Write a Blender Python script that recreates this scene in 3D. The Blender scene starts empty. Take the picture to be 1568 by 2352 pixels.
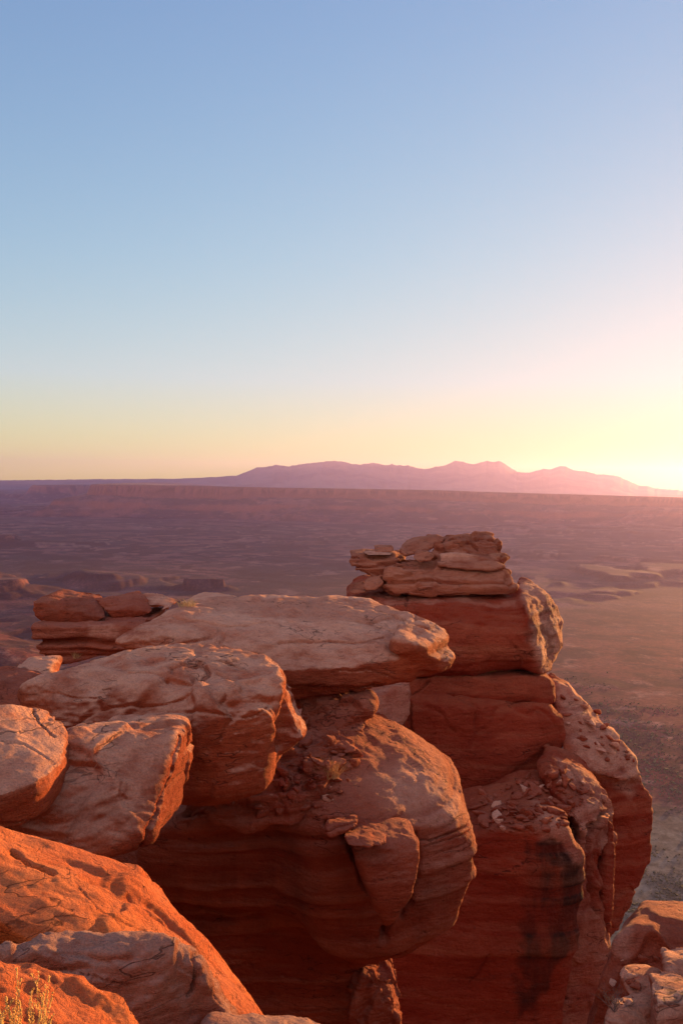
import bpy, bmesh, math, random
import numpy as np
from mathutils import Vector, Matrix, Euler

# ------------------------------------------------------------------ camera
sc = bpy.context.scene
FPX = 1897.0            # focal length in the 1568 x 2352 pixel frame used for all measurements
CX, CY = 784.0, 1176.0
PITCH = math.radians(-2.05)
ROLL = math.radians(0.75)
cam_d = bpy.data.cameras.new('camera'); cam = bpy.data.objects.new('camera', cam_d)
sc.collection.objects.link(cam); sc.camera = cam
cam_d.sensor_fit = 'VERTICAL'; cam_d.sensor_height = 24.0
cam_d.lens = 24.0 * FPX / 2352.0
cam_d.clip_start = 0.05; cam_d.clip_end = 60000
ROT = Matrix.Rotation(math.radians(90) + PITCH, 3, 'X') @ Matrix.Rotation(ROLL, 3, 'Z')
cam.rotation_euler = ROT.to_euler()
cam.location = (0, 0, 0)
RN = np.array(ROT)

# ------------------------------------------------------------------ sky and sun
SUN_AZ = math.radians(38.0)      # clockwise from the view axis (+Y)
SUN_EL = math.radians(2.7)
world = bpy.data.worlds.new('World'); sc.world = world; world.use_nodes = True
wn = world.node_tree; wn.nodes.clear()
wo = wn.nodes.new('ShaderNodeOutputWorld'); bg = wn.nodes.new('ShaderNodeBackground')
sky = wn.nodes.new('ShaderNodeTexSky'); sky.sky_type = 'NISHITA'; sky.sun_disc = False
sky.sun_elevation = SUN_EL; sky.sun_rotation = SUN_AZ
sky.altitude = 1800; sky.air_density = 1.0; sky.dust_density = 0.7; sky.ozone_density = 2.0
bg.inputs['Strength'].default_value = 0.15
gm = wn.nodes.new('ShaderNodeGamma'); gm.inputs[1].default_value = .93
tn = wn.nodes.new('ShaderNodeMix'); tn.data_type = 'RGBA'; tn.blend_type = 'MULTIPLY'; tn.inputs[0].default_value = 1
tn.inputs[7].default_value = (.87 * 1.0, .88 * 1.0, 1.01 * 1.0, 1)
# the camera's soft shoulder round the sun: c * 1.4 / (1 + c * .4)
va = wn.nodes.new('ShaderNodeVectorMath'); va.operation = 'MULTIPLY_ADD'; va.inputs[1].default_value = (.4,) * 3; va.inputs[2].default_value = (1,) * 3
vb = wn.nodes.new('ShaderNodeVectorMath'); vb.operation = 'SCALE'; vb.inputs['Scale'].default_value = 1.4
vc = wn.nodes.new('ShaderNodeVectorMath'); vc.operation = 'DIVIDE'
wn.links.new(sky.outputs[0], va.inputs[0]); wn.links.new(sky.outputs[0], vb.inputs[0]); wn.links.new(vb.outputs[0], vc.inputs[0]); wn.links.new(va.outputs[0], vc.inputs[1])
wn.links.new(vc.outputs[0], gm.inputs[0]); wn.links.new(gm.outputs[0], tn.inputs[6]); 
# rosy dawn glow opposite the sun, added as fill for rock facing the viewer
gc = wn.nodes.new('ShaderNodeTexCoord'); sz = wn.nodes.new('ShaderNodeSeparateXYZ'); wn.links.new(gc.outputs['Generated'], sz.inputs[0])
rp = wn.nodes.new('ShaderNodeValToRGB'); wn.links.new(sz.outputs['Z'], rp.inputs[0])
for k_, (z_, c_) in enumerate(((0, (.97, .86, .34)), (.05, (.96, .88, .50)), (.12, (.93, .88, .80)), (.26, (.87, .855, .84)), (.5, (.82, .79, .85)))):
    el = rp.color_ramp.elements[k_] if k_ < 2 else rp.color_ramp.elements.new(z_)
    el.position = z_; el.color = (*c_, 1)
hz_ = wn.nodes.new('ShaderNodeMix'); hz_.data_type = 'RGBA'; hz_.blend_type = 'MULTIPLY'; hz_.inputs[0].default_value = 1
pass; rs_ = wn.nodes.new('ShaderNodeVectorMath'); rs_.operation = 'SCALE'; rs_.inputs['Scale'].default_value = 1.25; wn.links.new(rp.outputs[0], rs_.inputs[0]); wn.links.new(rs_.outputs[0], hz_.inputs[7])
dt = wn.nodes.new('ShaderNodeVectorMath'); dt.operation = 'DOT_PRODUCT'
dt.inputs[1].default_value = (-math.sin(SUN_AZ - .35), -math.cos(SUN_AZ - .35), .25)
mr = wn.nodes.new('ShaderNodeMapRange'); mr.interpolation_type = 'SMOOTHSTEP'; mr.inputs[1].default_value = -.1; mr.inputs[2].default_value = .9
wn.links.new(gc.outputs['Generated'], dt.inputs[0]); wn.links.new(dt.outputs['Value'], mr.inputs[0])
ad_ = wn.nodes.new('ShaderNodeMix'); ad_.data_type = 'RGBA'; ad_.blend_type = 'ADD'
ad_.inputs[7].default_value = (1.6, .97, .78, 1)
sp = wn.nodes.new('ShaderNodeSeparateColor'); cb = wn.nodes.new('ShaderNodeCombineColor'); wn.links.new(tn.outputs[2], sp.inputs[0]); wn.links.new(cb.outputs[0], hz_.inputs[6])
def wm(op, a, b):
    x = wn.nodes.new('ShaderNodeMath'); x.operation = op
    for i, q in enumerate((a, b)):
        if hasattr(q, 'is_output'): wn.links.new(q, x.inputs[i])
        else: x.inputs[i].default_value = q
    return x.outputs[0]
for k_, cap in enumerate((1.52, 1.52, 1.50)):
    c_ = sp.outputs[k_]
    wn.links.new(wm('DIVIDE', c_, wm('POWER', wm('ADD', wm('POWER', wm('DIVIDE', c_, cap), 4.0), 1.0), .25)), cb.inputs[k_])
wn.links.new(mr.outputs[0], ad_.inputs[0]); wn.links.new(hz_.outputs[2], ad_.inputs[6]); wn.links.new(ad_.outputs[2], bg.inputs[0]); wn.links.new(bg.outputs[0], wo.inputs[0])
sun_d = bpy.data.lights.new('sun', 'SUN'); sun = bpy.data.objects.new('sun', sun_d)
sc.collection.objects.link(sun)
sun_d.energy = 5.0; sun_d.angle = math.radians(0.55); sun_d.color = (1.0, 0.49, 0.15)
sdir = Vector((math.sin(SUN_AZ) * math.cos(SUN_EL), math.cos(SUN_AZ) * math.cos(SUN_EL), math.sin(SUN_EL)))
sun.rotation_euler = sdir.to_track_quat('Z', 'Y').to_euler()
sc.view_settings.view_transform = 'Standard'; sc.view_settings.look = 'None'
sc.view_settings.exposure = 1.88; sc.view_settings.gamma = 1.0
sc.view_settings.use_curve_mapping = False
sc.cycles.volume_bounces = 1
sc.cycles.max_bounces = 6

# ------------------------------------------------------------------ helpers
def P(x, y, d):
    """pixel of the 1568 x 2352 frame + depth -> world point"""
    v = Vector(((x - CX) / FPX * d, -(y - CY) / FPX * d, -d))
    return ROT @ v

def proj(V):
    """world points (n,3) -> frame pixels (n,2), depth"""
    c = V @ RN            # RN^T applied
    d = -c[:, 2]
    d = np.where(d < 0.01, 0.01, d)
    return c[:, 0] / d * FPX + CX, -c[:, 1] / d * FPX + CY, d

def tag(o, label=None, cat=None, group=None, kind=None):
    if label: o['label'] = label
    if cat: o['category'] = cat
    if group: o['group'] = group
    if kind: o['kind'] = kind
    return o

def empty(name, loc):
    o = bpy.data.objects.new(name, None); sc.collection.objects.link(o); o.location = loc
    return o

def link_mesh(name, V, F, mat=None, parent=None, smooth=True, attrs=None):
    me = bpy.data.meshes.new(name)
    V = np.asarray(V, dtype=np.float32); F = np.asarray(F, dtype=np.int32)
    n, k = F.shape
    me.vertices.add(len(V)); me.vertices.foreach_set('co', V.ravel())
    me.loops.add(n * k); me.loops.foreach_set('vertex_index', F.ravel())
    me.polygons.add(n); me.polygons.foreach_set('loop_start', np.arange(n, dtype=np.int32) * k)
    me.update(calc_edges=True); me.validate()
    me.polygons.foreach_set('use_smooth', np.full(len(me.polygons), smooth))
    if attrs:
        for an, av in attrs.items():
            a = me.attributes.new(an, 'FLOAT', 'POINT')
            a.data.foreach_set('value', np.asarray(av, dtype=np.float32))
    o = bpy.data.objects.new(name, me); sc.collection.objects.link(o)
    if mat: me.materials.append(mat)
    if parent is not None:
        o.parent = parent; o.matrix_parent_inverse = Matrix.Translation(-Vector(parent.location))
    return o

# ---- numpy noise
_rs = np.random.RandomState(7)
_perm = _rs.permutation(4096).astype(np.int64)
_val = _rs.uniform(-1, 1, 4096)
def _h(ix, iy, iz):
    return _perm[(_perm[(_perm[ix & 4095] + iy) & 4095] + iz) & 4095]
def vnoise(p):
    p = np.asarray(p, dtype=np.float64)
    i = np.floor(p).astype(np.int64); f = p - i
    u = f * f * f * (f * (f * 6 - 15) + 10)
    r = 0
    for dx in (0, 1):
        wx = u[:, 0] if dx else 1 - u[:, 0]
        for dy in (0, 1):
            wy = u[:, 1] if dy else 1 - u[:, 1]
            for dz in (0, 1):
                wz = u[:, 2] if dz else 1 - u[:, 2]
                r = r + wx * wy * wz * _val[_h(i[:, 0] + dx, i[:, 1] + dy, i[:, 2] + dz)]
    return r
def fbm(p, octv=4, gain=0.5, lac=2.03):
    r = 0; a = 1.0; s = 1.0; t = 0
    for k in range(octv):
        r = r + a * vnoise(p * s + 17.3 * k); t += a; a *= gain; s *= lac
    return r / t
def ridged(p, octv=4, gain=0.5):
    r = 0; a = 1.0; s = 1.0; t = 0
    for k in range(octv):
        r = r + a * (1 - 2 * np.abs(vnoise(p * s + 31.7 * k))); t += a; a *= gain; s *= 2.07
    return r / t
def worley(p):
    """F1, F2 of a jittered grid"""
    i = np.floor(p).astype(np.int64); f = p - i
    f1 = np.full(len(p), 9.0); f2 = np.full(len(p), 9.0); cid = np.zeros(len(p))
    for dx in (-1, 0, 1):
        for dy in (-1, 0, 1):
            for dz in (-1, 0, 1):
                h = _h(i[:, 0] + dx, i[:, 1] + dy, i[:, 2] + dz)
                q = np.stack([dx + .5 + .45 * _val[h], dy + .5 + .45 * _val[(h + 91) & 4095], dz + .5 + .45 * _val[(h + 517) & 4095]], 1)
                dd = np.sqrt(((q - f) ** 2).sum(1))
                n = dd < f1
                f2 = np.where(n, f1, np.minimum(f2, dd)); cid = np.where(n, _val[(h + 1301) & 4095], cid); f1 = np.where(n, dd, f1)
    return f1, f2, cid
def sstep(a, b, x):
    t = np.clip((x - a) / (b - a), 0, 1); return t * t * (3 - 2 * t)

def hull_planes(pts, tol=.05):
    bm = bmesh.new()
    for p in pts: bm.verts.new(p)
    r = bmesh.ops.convex_hull(bm, input=bm.verts)
    bm.normal_update()
    c = sum((Vector(p) for p in pts), Vector()) / len(pts)
    out = []
    for f in bm.faces:
        if f.calc_area() < 1e-8: continue
        n = f.normal.copy(); d = n.dot(f.verts[0].co)
        if n.dot(c) > d: n = -n; d = -d
        if any((n - m).length < 0.1 and abs(d - e) < tol for m, e in out): continue
        out.append((n, d))
    bm.free()
    return np.array([n[:] for n, d in out]), np.array([d for n, d in out])

def surface_nets(F, org, h):
    S = F < 0
    nx, ny, nz = F.shape
    C = np.zeros((nx - 1, ny - 1, nz - 1), np.int8)
    for a in (0, 1):
        for b in (0, 1):
            for c in (0, 1):
                C += S[a:nx - 1 + a, b:ny - 1 + b, c:nz - 1 + c]
    act = (C > 0) & (C < 8)
    idx = np.full(act.shape, -1, np.int64)
    cells = np.argwhere(act); idx[act] = np.arange(len(cells))
    acc = np.zeros((len(cells), 3)); cnt = np.zeros(len(cells))
    cor = [(a, b, c) for a in (0, 1) for b in (0, 1) for c in (0, 1)]
    for p in cor:
        for ax in range(3):
            if p[ax]: continue
            q = list(p); q[ax] = 1
            fa = F[cells[:, 0] + p[0], cells[:, 1] + p[1], cells[:, 2] + p[2]]
            fb = F[cells[:, 0] + q[0], cells[:, 1] + q[1], cells[:, 2] + q[2]]
            m = (fa < 0) != (fb < 0)
            t = np.where(m, fa / np.where(fa == fb, 1, fa - fb), 0)
            pt = np.tile(np.array(p, float), (len(cells), 1)); pt[:, ax] += t
            acc[m] += pt[m]; cnt[m] += 1
    V = (cells + acc / cnt[:, None]) * h + org
    Q = []
    for ax in range(3):
        b, c = (ax + 1) % 3, (ax + 2) % 3
        sl = [slice(None)] * 3; sl2 = [slice(None)] * 3
        sl[ax] = slice(0, -1); sl2[ax] = slice(1, None)
        e = np.argwhere(S[tuple(sl)] != S[tuple(sl2)])
        e = e[(e[:, b] > 0) & (e[:, c] > 0) & (e[:, b] < F.shape[b] - 1) & (e[:, c] < F.shape[c] - 1)]
        def at(db, dc):
            q = e.copy(); q[:, b] -= db; q[:, c] -= dc
            return idx[q[:, 0], q[:, 1], q[:, 2]]
        quad = np.stack([at(0, 0), at(1, 0), at(1, 1), at(0, 1)], 1)
        flip = ~S[e[:, 0], e[:, 1], e[:, 2]]
        quad[flip] = quad[flip][:, ::-1]
        Q.append(quad)
    return V, np.concatenate(Q)

def vnormals(V, F):
    n = np.cross(V[F[:, 2]] - V[F[:, 0]], V[F[:, 3]] - V[F[:, 1]])
    N = np.zeros_like(V)
    for k in range(4):
        for a in range(3): N[:, a] += np.bincount(F[:, k], n[:, a], len(V))
    return N / (np.linalg.norm(N, axis=1, keepdims=True) + 1e-12)

def lap(V, F, it, lam=0.5):
    for _ in range(it):
        A = np.zeros_like(V); c = np.zeros(len(V))
        for k in range(4):
            j = F[:, (k + 1) % 4]; i = F[:, k]
            for a in range(3): A[:, a] += np.bincount(i, V[j, a], len(V)) + np.bincount(j, V[i, a], len(V))
            c += np.bincount(i, minlength=len(V)) + np.bincount(j, minlength=len(V))
        V = V + lam * (A / c[:, None] - V)
    return V

def subdiv(V, F):
    """one level of quad subdivision"""
    E = np.concatenate([F[:, [k, (k + 1) % 4]] for k in range(4)]); Es = np.sort(E, 1)
    key = Es[:, 0] * np.int64(len(V)) + Es[:, 1]
    u, first, inv = np.unique(key, return_index=True, return_inverse=True)
    mid = (V[Es[first, 0]] + V[Es[first, 1]]) / 2
    n = len(F); nv = len(V)
    ei = inv.reshape(4, n).T + nv
    fc = np.arange(n) + nv + len(u)
    V2 = np.concatenate([V, mid, V[F].mean(1)])
    Q = [np.stack([F[:, k], ei[:, k], fc, ei[:, (k - 1) % 4]], 1) for k in range(4)]
    return V2, np.concatenate(Q)

def seg_dist(px, py, poly):
    best = np.full(len(px), 1e9)
    for (x0, y0), (x1, y1) in zip(poly[:-1], poly[1:]):
        dx, dy = x1 - x0, y1 - y0
        t = np.clip(((px - x0) * dx + (py - y0) * dy) / (dx * dx + dy * dy + 1e-9), 0, 1)
        best = np.minimum(best, np.hypot(px - x0 - t * dx, py - y0 - t * dy))
    return best

def in_poly(px, py, poly):
    r = np.zeros(len(px), bool); n = len(poly)
    for i in range(n):
        x0, y0 = poly[i]; x1, y1 = poly[(i + 1) % n]
        c = ((y0 > py) != (y1 > py)) & (px < (x1 - x0) * (py - y0) / ((y1 - y0) or 1e-9) + x0)
        r ^= c
    return r

def poly_mask(px, py, poly, soft):
    d = seg_dist(px, py, list(poly) + [poly[0]])
    return sstep(-soft, soft, np.where(in_poly(px, py, poly), d, -d))

def back(pts, dy, dz=0.0, dx=0.0):
    """world-space copies of the points, pushed away from the viewer: the far side of a block"""
    return [P(*p) + Vector((dx, dy, dz)) for p in pts]

def rock(name, hulls, vox, r=0.06, ku=0.12, lumps=(), strata=None, cracks=(), pale=(), dark=(), rough=1.0,
         mat=None, parent=None, sub=1, cut=None, chips=None, smooth=1, **tg):
    """hulls: lists of (x, y, depth) frame points or world Vectors; a union of rounded convex blocks, meshed, eroded by noise."""
    HP = []; allp = []; vox = vox * .68; r = r * .55
    for hl in hulls:
        pts = [p if isinstance(p, Vector) else P(*p) for p in hl]
        allp += pts; HP.append(hull_planes(pts, vox * .5) + (np.array([p[:] for p in pts]),))
    A = np.array([p[:] for p in allp]); lo = A.min(0) - 3 * vox - ku * .3; hi = A.max(0) + 3 * vox + ku * .3
    n = np.ceil((hi - lo) / vox).astype(int) + 1
    g = np.stack(np.meshgrid(*[lo[i] + vox * np.arange(n[i]) for i in range(3)], indexing='ij'), -1).reshape(-1, 3)
    D = None
    for N, d, pts in HP:
        S = g @ N.T - d
        m = S.max(1)
        rr = min(r, .12 * abs(m.min()))
        s = m + rr * np.log(np.exp(np.clip((S - m[:, None]) / rr, -30, 0)).sum(1)) - rr * 0.7
        if D is None: D = s
        else:
            hh = np.clip(0.5 + 0.5 * (s - D) / ku, 0, 1)
            D = s * (1 - hh) + D * hh - ku * hh * (1 - hh)
    if D.min() >= 0: print('EMPTY', name, D.min()); D -= D.min() + vox
    V, F = surface_nets(D.reshape(n), lo, vox)
    V = lap(V, F, smooth)
    for _ in range(sub):
        V, F = subdiv(V, F); V = lap(V, F, 1)
    N = vnormals(V, F)
    disp = np.zeros(len(V))
    for (scale, amp, kind) in lumps:
        if isinstance(scale, tuple): q = V / np.array(scale)
        elif kind == 'ridge': q = V / np.array((scale * 1.5, scale * 1.5, scale * .7)); amp = amp * .5
        else: q = V / scale
        if kind == 'pit': amp = amp * .4
        if kind == 'fbm': disp += amp * fbm(q, 4)
        elif kind == 'ridge': disp += amp * (1.5 * fbm(q + .5 * fbm(q * 1.3, 2)[:, None], 4, .6) - .35 * sstep(.55, .9, ridged(q * .7 + 9, 3)))
        elif kind == 'billow': disp += amp * (np.abs(fbm(q, 3)) * 2.2 - .5)
        elif kind == 'chip':
            f1, f2, c = worley(q + .25 * fbm(q * 2, 2)[:, None]); disp += amp * c * sstep(0.0, .12, f2 - f1)
        elif kind == 'crackle':
            f1, f2, c = worley(q + .35 * fbm(q * 1.7, 2)[:, None]); disp -= amp * (1 - sstep(0.0, .05, f2 - f1)) * sstep(-.02, .12, fbm(q * .8 + 5, 2))
        elif kind == 'pit':
            f1, f2, c = worley(q); disp -= amp * (1 - sstep(.12, .34, f1)) * (c > .35)
    vf = vox * 2.2
    disp += rough * vox * (.45 * fbm(V / np.array((vf * 3, vf * 3, vf * 1.2)), 4) + .30 * fbm(V / np.array((vf * 5, vf * 5, vf * 2)) + 3, 3))
    f1, f2, c = worley(V / np.array((vf * 9, vf * 9, vf * 4)) + .3 * fbm(V / (vf * 7), 2)[:, None])
    disp += rough * vox * .22 * c * sstep(0, .15, f2 - f1)
    V2 = V + N * disp[:, None]
    band = np.zeros(len(V))
    if strata:
        amp, per, tx, ty = strata
        t = (V[:, 2] + tx * V[:, 0] + ty * V[:, 1] + 0.35 * per * fbm(V / (per * 6), 3)) / per
        z0 = np.zeros(len(V))
        s = vnoise(np.stack([z0 + 3.1, z0 + .5 + .4 * fbm(V / (per * 9), 2), t], 1)) * .6 \
            + vnoise(np.stack([z0 + 9.1, z0 + 5.5 + .7 * vnoise(V / (per * 5)), t * 2.6], 1)) * .4
        s = np.tanh(s * 7) * .7 + s * .4; band = s
        hz = np.sqrt(np.clip(1 - N[:, 2] ** 2, 0, 1))
        V2 += N * (amp * s * hz * (.55 + .45 * fbm(V / (per * 4) + 9, 2)))[:, None]
    px, py, dd = proj(V)
    for c in cracks:
        poly, wpx, dep = c[:3]
        wob = fbm(V / (30.0 * dd.mean() / FPX), 3) * wpx * 1.6
        ds = seg_dist(px + wob, py + wob * .7, poly)
        facing = sstep(-.15, .15, -(N * (V / (np.linalg.norm(V, axis=1, keepdims=True)))).sum(1))
        V2 -= N * (dep * (1 - sstep(0, wpx, ds)) * facing)[:, None]
    pv = np.zeros(len(V)); dv = np.zeros(len(V))
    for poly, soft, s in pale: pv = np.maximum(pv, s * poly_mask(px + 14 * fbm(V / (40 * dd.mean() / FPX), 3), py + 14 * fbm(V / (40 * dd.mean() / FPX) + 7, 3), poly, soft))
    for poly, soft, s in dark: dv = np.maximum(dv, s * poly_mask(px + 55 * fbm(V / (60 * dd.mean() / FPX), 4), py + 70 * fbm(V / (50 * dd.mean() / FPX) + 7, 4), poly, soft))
    if parent is None:
        base = np.array([(lo[0] + hi[0]) / 2, (lo[1] + hi[1]) / 2, V2[:, 2].min()])
    else: base = np.zeros(3)
    o = link_mesh(name, V2 - base, F, mat or M['rock'], None, attrs={'pale': pv, 'dark': dv, 'band': band})
    o.location = base
    if parent is not None:
        o.parent = parent; o.matrix_parent_inverse = Matrix.Translation(-Vector(parent.location))
    tag(o, **tg)
    return o

# ------------------------------------------------------------------ materials
M = {}
def new_mat(name):
    m = bpy.data.materials.new(name); m.use_nodes = True; nt = m.node_tree; nt.nodes.clear()
    out = nt.nodes.new('ShaderNodeOutputMaterial'); b = nt.nodes.new('ShaderNodeBsdfPrincipled')
    nt.links.new(b.outputs[0], out.inputs[0]); M[name] = m
    b.inputs['Specular IOR Level'].default_value = 0.12
    return m, nt, b
class G:
    def __init__(s, nt): s.nt = nt
    def n(s, t, **k):
        x = s.nt.nodes.new(t)
        for a, v in k.items(): setattr(x, a, v)
        return x
    def put(s, sock, v):
        if hasattr(v, 'is_output'): s.nt.links.new(v, sock)
        else: sock.default_value = v
    def noise(s, vec, scale, detail=4, rough=.55, dist=0):
        x = s.n('ShaderNodeTexNoise'); s.put(x.inputs['Vector'], vec); x.inputs['Scale'].default_value = scale
        x.inputs['Detail'].default_value = detail; x.inputs['Roughness'].default_value = rough; x.inputs['Distortion'].default_value = dist
        return x.outputs['Fac']
    def vscale(s, vec, sc3):
        x = s.n('ShaderNodeMapping'); s.put(x.inputs[0], vec); x.inputs['Scale'].default_value = sc3; return x.outputs[0]
    def rng(s, v, a, b, c=0., d=1., smooth=True):
        x = s.n('ShaderNodeMapRange'); s.put(x.inputs[0], v)
        if smooth: x.interpolation_type = 'SMOOTHSTEP'
        for i, q in enumerate((a, b, c, d)): x.inputs[1 + i].default_value = q
        return x.outputs[0]
    def math(s, op, a, b=0.0, clamp=False):
        x = s.n('ShaderNodeMath', operation=op, use_clamp=clamp); s.put(x.inputs[0], a); s.put(x.inputs[1], b); return x.outputs[0]
    def mix(s, f, a, b, mode='MIX'):
        x = s.n('ShaderNodeMix', data_type='RGBA', blend_type=mode); s.put(x.inputs[0], f)
        s.put(x.inputs[6], a if hasattr(a, 'is_output') else (*a, 1)); s.put(x.inputs[7], b if hasattr(b, 'is_output') else (*b, 1)); return x.outputs[2]

def rock_mat(name, red, deep, palec, grey, scale=1.0, up=1.0, bump=1.0):
    m, nt, b = new_mat(name); g = G(nt)
    geo = g.n('ShaderNodeNewGeometry'); pos = geo.outputs['Position']
    nz = g.n('ShaderNodeSeparateXYZ'); nt.links.new(geo.outputs['Normal'], nz.inputs[0]); nz = nz.outputs['Z']
    ap = g.n('ShaderNodeAttribute', attribute_name='pale').outputs['Fac']
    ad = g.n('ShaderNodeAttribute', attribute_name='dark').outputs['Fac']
    n1 = g.noise(pos, .9 * scale, 5, .6)
    col = g.mix(g.rng(n1, .35, .65), red, deep)
    bands = g.noise(g.vscale(pos, (.35 * scale, .35 * scale, 6 * scale)), 1.0, 5, .6, .4)
    col = g.mix(g.rng(bands, .5, .75, 0, .3), col, palec)
    col = g.mix(g.rng(g.noise(g.vscale(pos, (.5 * scale, .5 * scale, 9 * scale)), 1.6, 3), .5, .75, 0, .5), col, deep)
    upf = g.math('MULTIPLY', g.rng(nz, .25, .85, 0, up), g.rng(g.noise(pos, 2.2 * scale, 6, .65), .3, .62, .25, 1))
    col = g.mix(upf, col, grey)
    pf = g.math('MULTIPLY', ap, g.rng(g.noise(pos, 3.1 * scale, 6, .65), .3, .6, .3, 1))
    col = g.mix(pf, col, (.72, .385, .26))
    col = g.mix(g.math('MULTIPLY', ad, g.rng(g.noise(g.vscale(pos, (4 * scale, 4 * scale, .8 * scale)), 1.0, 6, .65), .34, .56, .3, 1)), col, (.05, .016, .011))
    bd = g.n('ShaderNodeAttribute', attribute_name='band').outputs['Fac']
    col = g.mix(g.rng(bd, -.15, -.7, 0, .35), col, deep)
    col = g.mix(g.rng(bd, .2, .8, 0, .14), col, palec)
    # lichen specks and grain
    col = g.mix(g.rng(g.noise(pos, 9 * scale, 5, .7), .6, .72, 0, .5), col, deep)
    col = g.mix(g.rng(g.noise(g.vscale(pos, (1, 1, 1)), 26 * scale, 3, .7), .66, .74, 0, .55), col, (.05, .025, .02))
    bn = g.noise(g.vscale(pos, (.8 * scale, .8 * scale, 3.6 * scale)), 1.0, 4, .55, .3)
    ln = g.math('MULTIPLY', g.rng(g.math('ABSOLUTE', g.math('SUBTRACT', bn, .5)), 0, .007, 1, 0), g.rng(g.noise(pos, 1.1 * scale, 3), .47, .58))
    bn2 = g.noise(g.vscale(pos, (1.7 * scale, 1.7 * scale, 8 * scale)), 1.0, 3, .5, .5)
    ln = g.math('MAXIMUM', ln, g.math('MULTIPLY', g.rng(g.math('ABSOLUTE', g.math('SUBTRACT', bn2, .47)), 0, .007, .8, 0), g.rng(g.noise(pos, 1.6 * scale, 3), .52, .6)))
    col = g.mix(g.math('MULTIPLY', ln, .7), col, (.06, .015, .008))
    fine = g.noise(pos, 60 * scale, 3, .7)
    col = g.mix(.35, col, g.mix(g.rng(fine, .3, .7), (.55, .55, .55), (1.35, 1.3, 1.25)), 'MULTIPLY')
    nt.links.new(col, b.inputs['Base Color']); b.inputs['Roughness'].default_value = .92
    hgt = g.math('ADD', g.math('MULTIPLY', g.noise(pos, 14 * scale, 8, .68), .11 / scale),
                 g.math('MULTIPLY', g.noise(g.vscale(pos, (1, 1, 5)), 3 * scale, 7, .68), .12 / scale))
    hgt = g.math('SUBTRACT', hgt, g.math('MULTIPLY', ln, .03 / scale))
    bp = g.n('ShaderNodeBump'); bp.inputs['Strength'].default_value = 1.0 * bump; bp.inputs['Distance'].default_value = 1.0
    nt.links.new(hgt, bp.inputs['Height']); nt.links.new(bp.outputs[0], b.inputs['Normal'])
    return m
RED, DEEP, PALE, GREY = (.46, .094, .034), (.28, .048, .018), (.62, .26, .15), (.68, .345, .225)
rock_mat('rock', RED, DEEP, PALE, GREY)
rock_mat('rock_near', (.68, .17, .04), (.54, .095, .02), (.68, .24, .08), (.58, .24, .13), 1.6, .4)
rock_mat('rock_far', (.38, .055, .022), (.28, .033, .013), (.62, .25, .13), (.44, .14, .07), .5, .45)

rock_mat('rock_cap', (.40, .12, .06), (.26, .06, .03), (.56, .26, .16), (.48, .21, .13), 1.0, .6)
rock_mat('rock_red', (.40, .085, .036), (.27, .045, .018), (.60, .27, .17), (.44, .16, .10), 1.0, .6)
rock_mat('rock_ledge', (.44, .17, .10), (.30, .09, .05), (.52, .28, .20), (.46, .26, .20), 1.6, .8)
rock_mat('rock_dark', (.16, .07, .05), (.10, .04, .03), (.2, .12, .09), (.2, .12, .09))

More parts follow.
